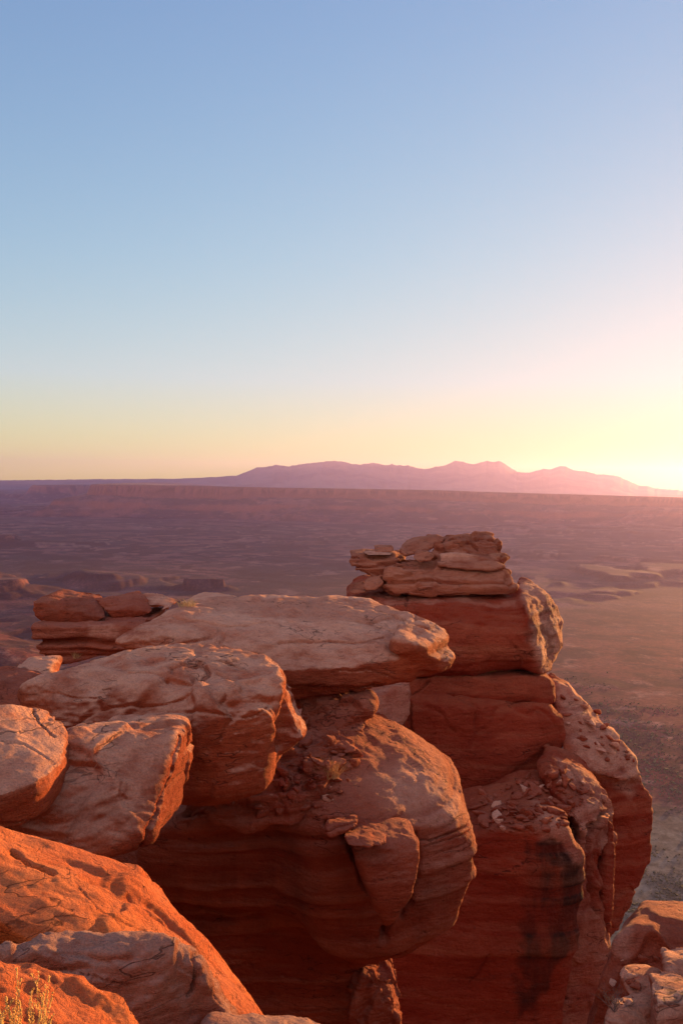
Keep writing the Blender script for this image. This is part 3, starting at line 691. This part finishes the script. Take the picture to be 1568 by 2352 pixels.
def tower():
    RF = M['rock_far']
    base = P(1090, 1810, 22)
    t = empty('rock_tower', base)
    tag(t, 'tall square red rock tower right of centre with a pale shoulder', 'rock tower')
    LF = [(2.5, .12, 'fbm'), (.8, .05, 'fbm'), (.35, .03, 'ridge')]
    rock('upper_block', [
        [(780,1368,23.5),(880,1374,22.4),(1195,1380,22.5),(1228,1425,22.1),(1232,1490,21.9),(1240,1545,22.3),(1100,1470,21.8),(930,1549,22.2),(880,1500,22),(800,1400,23)] + back([(800,1368,23.5),(1200,1370,22.5),(1250,1550,22.3)], 4.5, .0),
        [(1180,1338,24.5),(1240,1343,24.5),(1275,1375,24),(1298,1425,24),(1295,1470,23.8),(1290,1500,23.6),(1268,1540,23.2),(1245,1550,22.4),(1215,1500,22.1),(1225,1420,22.1),(1205,1385,22.0)] + back([(1240,1343,24.5),(1298,1430,24),(1268,1540,23.2)], 2.5)],
        .13, r=.22, ku=.35, lumps=[(2.5,.24,'fbm'),(1.3,.06,'chip'),(.7,.06,'fbm'),(.35,.04,'ridge')], strata=(.04,.5,0,0), mat=RF, parent=t, sub=1,
        cracks=[([(935,1365),(933,1392)],3,.12),([(1000,1390),(1100,1400),(1200,1396)],2.5,.02)],
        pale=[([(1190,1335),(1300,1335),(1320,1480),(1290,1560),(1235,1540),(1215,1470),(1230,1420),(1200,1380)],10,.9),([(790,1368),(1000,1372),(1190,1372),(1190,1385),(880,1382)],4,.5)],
        dark=[([(1230,1420),(1275,1410),(1280,1465),(1235,1470)],8,.55)])
    rock('middle_block', [
        [(930,1552,22.3),(1250,1552,22.3),(1270,1565,22.6),(1276,1618,22.4),(1255,1622,22.1),(945,1616,22.1)] + back([(930,1552,22.3),(1270,1560,22.6),(1276,1618,22.4),(930,1616,22.1)], 3.6)],
        .13, r=.16, lumps=[(1.8,.2,'fbm'),(1.2,.13,'chip'),(.4,.04,'ridge')], strata=(.04,.6,0,0), mat=RF, parent=t,
        cracks=[([(985,1565),(950,1600)],4,.12),([(1120,1560),(1170,1590)],2,.04)])
    rock('lower_block', [
        [(940,1618,21.8),(1260,1618,21.9),(1285,1645,22.1),(1307,1682,22.2),(1285,1740,21.9),(1250,1775,21.6),(1215,1815,21.4),(1060,1825,21.3),(935,1735,21.5),(1000,1900,21.5),(1200,1900,21.5)] + back([(930,1618,21.9),(1260,1618,21.9),(1307,1682,22.2),(1215,1815,21.4),(900,1800,21.3)], 3.6)],
        .13, r=.18, lumps=[(2.5,.22,'fbm'),(1.6,.12,'chip'),(.5,.04,'ridge')], mat=RF, parent=t,
        cracks=[([(944,1620),(946,1680),(938,1740)],3.5,.15),([(1000,1680),(975,1740)],2.5,.05)])
    rock('pink_outcrop', [[(845,1600,19.5),(900,1585,19.7),(942,1565,20),(942,1640,19.8),(915,1675,19.5),(880,1680,19.3),(850,1650,19.3),(850,1610,19.4)] + back([(850,1600,19.5),(942,1565,20),(900,1670,19.5)], 1.5)],
        .1, r=.04, lumps=[(1.5,.08,'fbm'),(.5,.03,'ridge')], mat=RF, pale=[([(830,1560),(950,1560),(950,1700),(830,1700)],5,.45)], label='smooth dusky pink panel between the jutting slab and the tower', cat='rock')
    rock('shadowed_buttress', [[(700,1640,18.8),(850,1640,18.9),(915,1670,19),(935,1735,18.9),(960,1800,18.5),(700,1800,18)] + back([(700,1640,18.8),(915,1670,19),(935,1735,18.9)], 2.5)],
        .12, r=.06, lumps=[(1.2,.15,'fbm'),(.9,.12,'chip'),(.4,.05,'ridge')], mat=RF, label='shadowed rubbly buttress at the left foot of the tower', cat='rock')
    # cap
    S = dict(mat=M['rock_cap'])
    rock('cap_slab', [[(892,1330,23),(900,1305,23.3),(945,1286,23.8),(1060,1285,23.8),(1145,1296,23.4),(1165,1320,23.2),(1182,1345,23),(1188,1358,22.9),(1170,1368,22.7),(900,1366,22.6)] + back([(905,1308,23.3),(1165,1320,23.2),(1180,1366,22.7),(900,1366,22.6)], 2.6)],
        .09, r=.05, lumps=[(1.4,.12,'fbm'),(.9,.12,'chip'),(.4,.07,'ridge')], strata=(.20,.20,0,0), label='broad layered slab at the base of the cap on the tower', cat='rock', **S)
    rock('undercut_wedge', [[(880,1272,24.3),(925,1278,24.4),(935,1330,23.8),(905,1348,23.5),(868,1330,23.4),(870,1300,23.6)] + back([(880,1272,24.3),(925,1278,24.4),(905,1348,23.5)], 1.6),
        [(802,1272,23.5),(880,1270,24),(915,1276,24),(910,1310,23.4),(870,1328,23.1),(828,1318,23.2),(806,1295,23.3)] + back([(802,1272,23.5),(912,1276,24),(870,1328,23.1)], 1.6)],
        .08, r=.03, lumps=[(1.0,.07,'fbm'),(.4,.05,'ridge')], strata=(.18,.14,0,0), label='undercut layered wedge sticking out left of the tower cap', cat='rock', **S)
    rock('long_boulder', [[(914,1265,24),(935,1248,24.3),(985,1232,24.6),(1010,1230,24.6),(1025,1240,24.4),(1000,1258,24),(960,1272,23.8),(925,1278,23.8)] + back([(935,1248,24.3),(1010,1230,24.6),(960,1270,23.8)], 1.4)],
        .08, r=.05, lumps=[(1.0,.06,'fbm'),(.4,.04,'ridge')], label='long slanting boulder at the very top left of the tower cap', cat='rock', **S)
    rock('top_boulder', [[(1000,1258,24),(1020,1240,24.3),(1080,1236,24.6),(1135,1236,24.6),(1147,1252,24.4),(1140,1275,24),(1155,1300,23.6),(1170,1325,23.4),(1100,1300,23.5),(1010,1290,23.6)] + back([(1020,1240,24.3),(1135,1236,24.6),(1165,1320,23.4),(1010,1290,23.6)], 1.6)],
        .08, r=.05, lumps=[(.9,.14,'fbm'),(.55,.18,'chip'),(.3,.07,'ridge')], strata=(.18,.2,0,0), label='blocky ribbed boulder crowning the right side of the tower cap', cat='rock', **S)
    rock('middle_slab', [[(1003,1300,23.2),(1015,1275,23.5),(1040,1270,23.6),(1120,1280,23.5),(1160,1300,23.3),(1140,1310,23.1),(1060,1310,23)] + back([(1015,1275,23.5),(1160,1300,23.3)], .8)],
        .07, r=.04, lumps=[(.8,.05,'fbm'),(.3,.04,'ridge')], strata=(.1,.18,0,0), pale=[([(1005,1265),(1100,1265),(1100,1285),(1005,1290)],6,.7)], label='pale edged thin slab in the front of the tower cap', cat='rock', **S)
    rock('round_boulder', [[(945,1280,23.3),(960,1266,23.5),(985,1264,23.5),(1000,1275,23.4),(990,1290,23.2),(955,1293,23.1)] + back([(960,1266,23.5),(985,1290,23.2)], .6)],
        .06, r=.05, lumps=[(.5,.04,'fbm')], label='round reddish boulder in the notch of the tower cap', cat='rock', **S)
    rock('square_stone', [[(860,1256,23.9),(903,1254,24),(906,1266,23.8),(880,1271,23.7),(859,1269,23.7)] + back([(860,1256,23.9),(903,1254,24),(880,1271,23.7)], .6)],
        .05, r=.02, lumps=[(.5,.03,'fbm')], label='small square block standing on the undercut wedge', cat='rock', **S)
    rock('thin_slab', [[(833,1268,23.6),(860,1266,23.8),(900,1270,23.7),(895,1277,23.4),(845,1276,23.3)] + back([(833,1268,23.6),(900,1270,23.7)], .5, -.03)],
        .045, r=.015, lumps=[(.4,.02,'fbm')], pale=[([(820,1260),(910,1260),(910,1280),(820,1280)],5,.6)], label='thin pale slab lying in front of the small square block', cat='rock', **S)
    rock('egg_boulder', [[(832,1345,22.8),(845,1330,23),(872,1324,23.1),(882,1338,22.9),(862,1356,22.7),(838,1358,22.7)] + back([(845,1330,23),(875,1350,22.8)], .6)],
        .05, r=.05, lumps=[(.5,.04,'fbm')], label='egg shaped boulder leaning under the undercut wedge', cat='rock', **S)
    rock('shadow_boulder', [[(800,1358,23),(815,1345,23.2),(832,1332,23.3),(845,1345,23),(840,1362,22.8),(806,1366,22.9)] + back([(815,1345,23.2),(840,1362,22.8)], .6)],
        .05, r=.03, lumps=[(.5,.05,'fbm'),(.3,.04,'chip')], label='broken boulder left of the egg shaped boulder on the tower', cat='rock', **S)
tower()

def lower_rocks():
    RF = M['rock_far']
    rock('foot_wall', [
        [(880,2000,17.6),(1060,1915,17.6),(1180,1905,17.2),(1290,1905,17.2),(1330,1960,17.3),(1346,2010,17.4),(1340,2100,17.3),(1300,2200,17.1),(1280,2300,17),(1270,2600,17),(850,2600,17),(860,2230,17.3)] + back([(1060,1915,17.6),(1290,1905,17.2),(1346,2010,17.4),(1270,2600,17),(850,2600,17)], 2.8),
        [(1060,1830,20.5),(1220,1810,20.8),(1270,1750,21.4),(1310,1800,20.6),(1310,1880,18.6),(1295,1920,17.6),(1160,1912,17.3),(1060,1920,17.6)] + back([(1060,1830,20.5),(1270,1750,21.4),(1295,1920,17.6)], .8, -.8)],
        .11, r=.09, ku=.25, lumps=[(2.4,.16,'fbm'),(.9,.08,'fbm'),(.35,.05,'ridge')], strata=(.06,.5,0,0), mat=RF,
        pale=[([(1230,1850),(1300,1900),(1345,2000),(1340,2050),(1290,2000),(1240,1930)],16,.7)],
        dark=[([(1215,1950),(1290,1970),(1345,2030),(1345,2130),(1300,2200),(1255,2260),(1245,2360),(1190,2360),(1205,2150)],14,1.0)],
        cracks=[([(1120,2190),(1100,2240),(1080,2260)],4,.06)],
        label='dark red wall below the rubble slope at the foot of the tower', cat='rock')
    rock('split_pillar', [
        [(1240,1760,20.2),(1285,1745,20.3),(1330,1770,20),(1385,1800,19.8),(1408,1850,19.8),(1414,1900,19.7),(1405,1975,19.4),(1350,1960,18.8),(1340,1900,18.4),(1290,1850,18.6)] + back([(1285,1745,20.3),(1385,1800,19.8),(1405,1975,19.4)], 1.6),
        [(1330,1940,18.7),(1352,1900,18.8),(1362,1900,18.9),(1355,2030,18.5),(1378,2100,18.2),(1392,2150,18.2),(1398,2220,18.2),(1370,2600,17.5),(1230,2600,17.2),(1240,2150,17.8),(1320,2060,18.1)] + back([(1352,1900,18.8),(1392,2150,18.2),(1370,2600,17.5)], 1.5)],
        .10, r=.08, ku=.2, lumps=[(1.8,.18,'fbm'),(.7,.09,'chip'),(.35,.05,'ridge')], strata=(.05,.4,0,0), mat=RF,
        pale=[([(1280,1740),(1385,1790),(1415,1890),(1400,1960),(1300,1940),(1290,1850)],10,.6),([(1330,1950),(1400,2120),(1390,2600),(1230,2600),(1250,2200)],20,.25)],
        cracks=[([(1395,1810),(1398,1860),(1364,1895),(1352,1970),(1360,2040),(1388,2115)],11,.5),([(1275,2220),(1262,2300),(1268,2352)],5,.2)],
        label='pale crested pillar right of the rubble slope, split by a dark slot', cat='rock')
    rock('thin_fin', [
        [(1398,1880,19.6),(1412,1900,19.5),(1408,1960,19.3),(1395,2010,19),(1388,2050,18.7),(1402,2100,18.6),(1403,2140,18.5),(1390,2145,18.5),(1372,2060,18.8),(1378,1990,19.1)] + back([(1405,1890,19.6),(1403,2140,18.5)], .8)],
        .07, r=.03, lumps=[(.8,.07,'fbm'),(.3,.05,'ridge')], mat=RF, label='thin sunlit blade of rock along the slot in the split pillar', cat='rock')
    rock('outer_fin', [
        [(1272,1580,23.5),(1285,1574,23.7),(1320,1595,23.5),(1345,1640,23.3),(1370,1690,23.1),(1420,1722,22.9),(1462,1745,22.8),(1470,1765,22.5),(1470,1800,22.3),(1400,1790,21.6),(1300,1740,21.6),(1280,1650,22.6)] + back([(1290,1562,23.7),(1385,1660,23.1),(1476,1790,22.3),(1280,1650,22.6)], 1.6),
        [(1340,1740,22),(1476,1780,22.5),(1500,1850,22.4),(1506,1890,22.4),(1487,1985,22.1),(1445,2042,21.9),(1408,2068,21.7),(1380,2200,21.3),(1300,2100,21.5),(1300,1850,21.6)] + back([(1400,1760,22.4),(1500,1850,22.4),(1487,1985,22.1),(1408,2068,21.7)], 1.6)],
        .12, r=.10, ku=.12, lumps=[(2.0,.12,'fbm'),(1.1,.08,'chip'),((.7,.7,.25),.06,'fbm'),(.35,.035,'ridge')], strata=(.05,.45,0,0), mat=RF,
        pale=[([(1270,1555),(1340,1575),(1400,1650),(1480,1715),(1485,1790),(1440,1830),(1360,1780),(1300,1700)],14,.85)],
        cracks=[([(1410,1800),(1450,1790),(1480,1800)],3,.05)],
        label='outermost rounded fin right of the tower, deep red below a pale slope', cat='rock')
    # right foreground
    rock('corner_slab', [
        [(1418,2149,5.97),(1462,2120,6.03),(1505,2126,6.03),(1530,2142,6.00),(1640,2164,6.00),(1640,2314,5.79),(1422,2294,5.79),(1384,2276,5.85),(1390,2204,5.91)] + back([(1418,2149,5.97),(1640,2164,6.00),(1384,2276,5.85),(1640,2314,5.79)], .9, -.2, .5),
        [(1384,2254,5.88),(1367,2314,5.85),(1340,2379,5.82),(1322,2514,5.76),(1472,2514,5.67),(1462,2314,5.76)]+back([(1384,2254,5.88),(1340,2379,5.82),(1472,2514,5.67)], .8, 0, .45)],
        .045, r=.03, lumps=[(1.1,.05,'fbm'),(.8,.04,'chip'),(.25,.012,'ridge')], rough=.6,
        pale=[([(1390,2130),(1450,2120),(1440,2210),(1400,2200)],14,.4)],
        mat=M['rock_red'], label='pinkish slab in the bottom right corner behind the twiggy shrub', cat='rock')
    rock('corner_stone', [[(1435,2275,5.22),(1460,2250,5.30),(1520,2248,5.30),(1545,2270,5.22),(1520,2300,5.14),(1450,2300,5.14)] + back([(1460,2250,5.30),(1520,2248,5.30),(1520,2300,5.14)], .3, -.1)],
        .03, r=.03, lumps=[(.4,.05,'fbm'),(.2,.010,'ridge')], label='rounded grey stone in front of the pinkish corner slab', cat='rock')
    rock('corner_boulder', [[(1500,2300,4.70),(1545,2282,4.77),(1620,2285,4.77),(1620,2500,4.56),(1490,2500,4.56),(1495,2380,4.63)] + back([(1545,2282,4.77),(1620,2285,4.77)], .4, -.1)],
        .03, r=.04, lumps=[(.6,.06,'fbm'),(.2,.03,'ridge')], pale=[([(1480,2270),(1640,2270),(1640,2400),(1480,2400)],10,.3)], label='pale brown boulder at the very bottom right corner', cat='rock')
    rock('corner_rubble', [[(1400,2330,4.96),(1440,2300,5.04),(1500,2305,5.00),(1500,2500,4.76),(1380,2500,4.80)] + back([(1440,2300,5.04),(1500,2305,5.00)], .3, -.1, .2)],
        .03, r=.03, lumps=[(.5,.07,'fbm'),(.3,.02,'chip'),(.12,.012,'ridge')], label='broken brown rock at the bottom edge beside the corner boulder', cat='rock')
    rock('wedged_stone', [[(1530,2225,5.22),(1560,2205,5.30),(1620,2200,5.30),(1620,2290,5.10),(1540,2285,5.10)] + back([(1560,2205,5.30),(1620,2200,5.30)], .3, -.1)],
        .03, r=.03, lumps=[(.4,.05,'fbm'),(.2,.015,'chip')], label='pink stone at the right edge above the corner boulder', cat='rock')
lower_rocks()

# ------------------------------------------------------------------ loose stones and plants
from mathutils.bvhtree import BVHTree
def world_bvh(names):
    vs = []; fs = []; off = 0
    for o in sc.objects:
        if o.type != 'MESH' or o.name.split('.')[0] not in names: continue
        me = o.data; v = np.zeros(len(me.vertices) * 3, np.float32); me.vertices.foreach_get('co', v)
        base = np.array(o.location) if o.parent is None else np.zeros(3)
        v = v.reshape(-1, 3) + base
        f = np.zeros(len(me.polygons) * 4, np.int32); me.loops.foreach_get('vertex_index', f)
        vs.append(v); fs.append(f.reshape(-1, 4) + off); off += len(v)
    return BVHTree.FromPolygons(np.concatenate(vs).tolist(), np.concatenate(fs).tolist())

def stone_proto(seed, flat):
    rs = np.random.RandomState(seed)
    pts = rs.normal(size=(11, 3)); pts /= np.linalg.norm(pts, axis=1, keepdims=True)
    pts *= np.array((1, .8, flat)) * rs.uniform(.8, 1.1, (11, 1))
    N, d = hull_planes([Vector(p) for p in pts], .01)
    n = 15; L = np.linspace(-1.4, 1.4, n); gr = np.stack(np.meshgrid(L, L, L, indexing='ij'), -1).reshape(-1, 3)
    S = gr @ N.T - d; m = S.max(1); D = m + .012 * np.log(np.exp((S - m[:, None]) / .012).sum(1)) - .01
    V, F = surface_nets(D.reshape(n, n, n), np.array([-1.4] * 3), L[1] - L[0])
    V, F = subdiv(V, F); Nn = vnormals(V, F)
    V += Nn * (.08 * fbm(V * 1.4 + seed, 4) + .04 * ridged(V * 3 + seed, 3))[:, None]
    me_o = link_mesh('stone', V, F, M['rock'], attrs={'pale': np.zeros(len(V)), 'dark': np.zeros(len(V))})
    me = me_o.data; bpy.data.objects.remove(me_o); return me
PROTO = [stone_proto(3 + k, (.5, .65, .4, .8, .3, .55)[k]) for k in range(6)]
PROTO_PALE = []
for me in list(PROTO):
    c = me.copy(); a = c.attributes['pale']; a.data.foreach_set('value', np.ones(len(c.vertices), np.float32)); PROTO_PALE.append(c); me.materials[0] = M['rock_red']

def stones(seed, bvh, poly, n, smin, smax, name, label, cat, group, palefrac=.25, size_pow=2.2):
    rs = random.Random(seed); k = 0; tries = 0
    xs = [p[0] for p in poly]; ys = [p[1] for p in poly]
    while k < n and tries < n * 20:
        tries += 1
        x = rs.uniform(min(xs), max(xs)); y = rs.uniform(min(ys), max(ys))
        if not in_poly(np.array([x]), np.array([y]), poly)[0]: continue
        d = P(x, y, 1.0).normalized()
        hit, nn, idx, dist = bvh.ray_cast(Vector((0, 0, 0)), d)
        if hit is None or nn.z < .12: continue
        size = (smin + (smax - smin) * rs.random() ** size_pow) * dist / FPX * .5
        me = rs.choice(PROTO_PALE if rs.random() < palefrac else PROTO)
        o = bpy.data.objects.new(name, me); sc.collection.objects.link(o)
        o.location = hit + Vector((0, 0, size * .15))
        o.scale = (size, size * rs.uniform(.7, 1.1), size * rs.uniform(.7, 1.1))
        o.rotation_euler = (rs.uniform(-.5, .5), rs.uniform(-.5, .5), rs.uniform(0, 6.28))
        tag(o, label, cat, group); k += 1

bv = world_bvh({'foot_wall', 'split_pillar', 'outer_fin', 'layered_ledge', 'bulging_cliff', 'upper_block', 'corner_slab', 'corner_rubble', 'corner_stone', 'sandstone_ledge', 'sandstone_slab', 'sandstone_hump', 'distant_ledge', 'capping_slab', 'recessed_block', 'supporting_block'})
stones(1, bv, [(1078,1825),(1190,1800),(1250,1755),(1330,1785),(1360,1830),(1300,1900),(1200,1925),(1090,1905)], 200, 6, 56, 'rubble_stone', 'angular red stone lying in the rubble at the foot of the tower', 'stone', 'rubble at the foot of the tower', .06)
stones(2, bv, [(1280,1590),(1340,1600),(1440,1720),(1478,1760),(1400,1760),(1300,1700)], 60, 6, 40, 'slope_stone', 'pale broken stone on the slope of the outer fin right of the tower', 'stone', 'stones on the slope of the outer fin', .45)
stones(3, bv, [(620,1735),(700,1700),(830,1712),(800,1800),(760,1860),(560,1880),(430,1860)], 120, 7, 64, 'ledge_stone', 'flat dark red stone lying on the crumbling ledge under the domed boulder', 'stone', 'stones on the crumbling ledge', .05)
stones(4, bv, [(890,1352),(1010,1352),(1010,1372),(890,1372)], 8, 8, 26, 'tower_stone', 'small stone fallen at the left foot of the cap on the tower', 'stone', 'fallen stones on top of the tower', .3)
stones(5, bv, [(1400,2210),(1568,2180),(1568,2340),(1400,2340)], 26, 6, 40, 'corner_pebble', 'small stone lying between the rocks in the bottom right corner', 'stone', 'small stones in the bottom right corner', .4)

def simple_mat(name, col, rough=.9, trans=0):
    m, nt, b = new_mat(name); g = G(nt)
    pos = g.n('ShaderNodeNewGeometry').outputs['Position']
    c = g.mix(g.rng(g.noise(pos, 40, 3), .3, .7), tuple(a * .7 for a in col), tuple(min(1, a * 1.25) for a in col))
    nt.links.new(c, b.inputs['Base Color']); b.inputs['Roughness'].default_value = rough
    return m
simple_mat('straw', (.62, .36, .11)); simple_mat('dry_grass', (.48, .26, .11)); simple_mat('olive', (.40, .27, .13)); simple_mat('twig', (.16, .10, .08))
simple_mat('scrub', (.085, .075, .045))

def blades(rs, n, h, spread, w, bend, base_r, seeds=0):
    V = []; F = []
    for i in range(n):
        a = rs.uniform(0, 6.28); br = base_r * rs.random() ** .5; ba = rs.uniform(0, 6.28)
        b0 = Vector((math.cos(ba) * br, math.sin(ba) * br, 0)); out = Vector((math.cos(a), math.sin(a), 0))
        hh = h * rs.uniform(.55, 1.0); sp = spread * rs.random(); segs = 6; side = Vector((-out.y, out.x, 0))
        rings = []
        pr = []
        for s_ in range(segs + 1):
            t = s_ / segs
            p = b0 + Vector((0, 0, hh * t * (1 - .15 * t))) + out * (sp * t + bend * t * t * rs.uniform(.8, 1.2)) + side * .02 * h * math.sin(t * 5 + i)
            ww = w * (1 - .85 * t)
            st = len(V)
            for kx, ky in ((1, 0), (-.5, .87), (-.5, -.87)): V.append((p + side * ww * kx + out * ww * ky)[:])
            if s_:
                for k in range(3): F.append((st - 3 + k, st - 3 + (k + 1) % 3, st + (k + 1) % 3, st + k))
            pr.append(p)
        for q in range(seeds):
            t = rs.uniform(.25, 1.02); i0 = min(segs - 1, int(t * segs)); f = t * segs - i0
            p = pr[i0].lerp(pr[i0 + 1], min(1, f)); l = w * rs.uniform(3.5, 6); da = rs.uniform(0, 6.28)
            dv = Vector((math.cos(da) * .5, math.sin(da) * .5, .9)).normalized(); sv = dv.orthogonal().normalized(); tv = dv.cross(sv)
            st = len(V)
            for e, ww in ((0, .5), (.5, 1.4), (1, .3)):
                for kx, ky in ((1, 0), (-.5, .87), (-.5, -.87)): V.append((p + dv * l * e + (sv * kx + tv * ky) * w * ww)[:])
            for r_ in (0, 3):
                for k in range(3): F.append((st + r_ + k, st + r_ + (k + 1) % 3, st + r_ + 3 + (k + 1) % 3, st + r_ + 3 + k))
    return V, F

def plant(name, loc, label, cat, mat, **k):
    rs = random.Random(k.pop('seed', 1)); V, F = blades(rs, **k)
    o = link_mesh(name, V, F, M[mat]); o.location = loc; tag(o, label, cat); return o
plant('flowering_stalks', P(45, 2440, 1.75), 'cluster of straw yellow seeding stalks in the bottom left corner', 'plant', 'straw', seed=4, n=44, h=.205, spread=.03, w=.0012, bend=.012, base_r=.075, seeds=45)
def hit(x, y):
    h = bv.ray_cast(Vector((0, 0, 0)), P(x, y, 1).normalized())
    return h[0]
p = hit(760, 1785) or P(760, 1785, 9.5)
plant('grass_tuft', p, 'glowing orange dry grass tuft on the ledge between the boulders and the cliff', 'grass tuft', 'dry_grass', seed=2, n=150, h=.26, spread=.14, w=.0035, bend=.06, base_r=.10)
p = hit(430, 1392) or P(430, 1392, 14)
plant('dry_bunchgrass', p, 'olive dry grass clump behind the left end of the long pale slab', 'grass tuft', 'olive', seed=3, n=70, h=.15, spread=.12, w=.005, bend=.04, base_r=.14)
p = hit(175, 1512) or P(175, 1512, 14)
plant('small_grass_sprig', p, 'tiny orange grass sprig below the layered block of the far left stack', 'grass tuft', 'dry_grass', seed=5, n=40, h=.16, spread=.08, w=.005, bend=.03, base_r=.05)
p = hit(1410, 2325) or P(1410, 2325, 4.9)
def twigs(rs, n, h):
    V = []; F = []
    def branch(p, d, l, w, lev):
        q = p; st = None
        for s_ in range(5):
            sv = d.orthogonal().normalized(); tv = d.cross(sv); i0 = len(V); ww = w * (1 - s_ * .15)
            for kx, ky in ((1, 0), (-.5, .87), (-.5, -.87)): V.append((q + sv * kx * ww + tv * ky * ww)[:])
            if st is not None:
                for k in range(3): F.append((st + k, st + (k + 1) % 3, i0 + (k + 1) % 3, i0 + k))
            st = i0
            if lev and s_ > 0 and rs.random() < .8:
                nd = (d + Vector((rs.uniform(-1, 1), rs.uniform(-1, 1), rs.uniform(-.3, .6))) * .8).normalized(); branch(q, nd, l * .6, w * .6, lev - 1)
            d = (d + Vector((rs.uniform(-1, 1), rs.uniform(-1, 1), rs.uniform(-1, 1))) * .22).normalized(); q = q + d * l / 4
    for i in range(n):
        a = rs.uniform(0, 6.28); branch(Vector((0, 0, 0)), Vector((math.cos(a), math.sin(a), rs.uniform(.3, 1.5))).normalized(), h * rs.uniform(.6, 1), .0022, 2)
    return V, F
V, F = twigs(random.Random(3), 14, .13)
o = link_mesh('twiggy_shrub', V, F, M['twig']); o.location = p
tag(o, 'small bare dark twiggy shrub growing at the foot of the pinkish corner slab', 'shrub')

def scrub():
    te = next(o for o in sc.objects if o.name == 'valley_terrain')
    v = np.zeros(len(te.data.vertices) * 3, np.float32); te.data.vertices.foreach_get('co', v); v = v.reshape(-1, 3)
    r = np.hypot(v[:, 0], v[:, 1]); az = np.degrees(np.arctan2(v[:, 0], v[:, 1]))
    c = v[(r > 190) & (r < 700) & (az > 12) & (az < 28)]
    rs = np.random.RandomState(5); c = c[rs.randint(0, len(c), 42000)] + np.concatenate([rs.uniform(-5, 5, (42000, 2)), np.zeros((42000, 1))], 1)
    dens = fbm(c / 45.0, 4); c = c[dens + rs.uniform(-.08, .08, len(dens)) > .0]
    n = len(c); base = np.array([(1,0,0),(0,1,0),(-1,0,0),(0,-1,0),(.6,.5,.7),(-.5,.5,.75),(-.5,-.6,.7),(.6,-.5,.8)], float)
    sz = np.clip(rs.lognormal(-1.15, .55, n), .1, 1.6)
    jit = rs.uniform(.6, 1.3, (n, 8, 3))
    V = c[:, None, :] + base[None] * jit * sz[:, None, None] + np.concatenate([rs.uniform(-2.5, 2.5, (n, 1, 2)), np.zeros((n, 1, 1))], 2)
    V[:, :4, 2] -= .3
    q = np.array([(0,1,5,4),(1,2,6,5),(2,3,7,6),(3,0,4,7),(4,5,6,7)])
    F = (np.arange(n)[:, None, None] * 8 + q[None]).reshape(-1, 4)
    o = link_mesh('desert_scrub', V.reshape(-1, 3), F, M['scrub'], smooth=False)
    tag(o, 'dark dots of low desert scrub scattered over the pale valley floor at lower right', 'scrub', kind='stuff')
scrub()
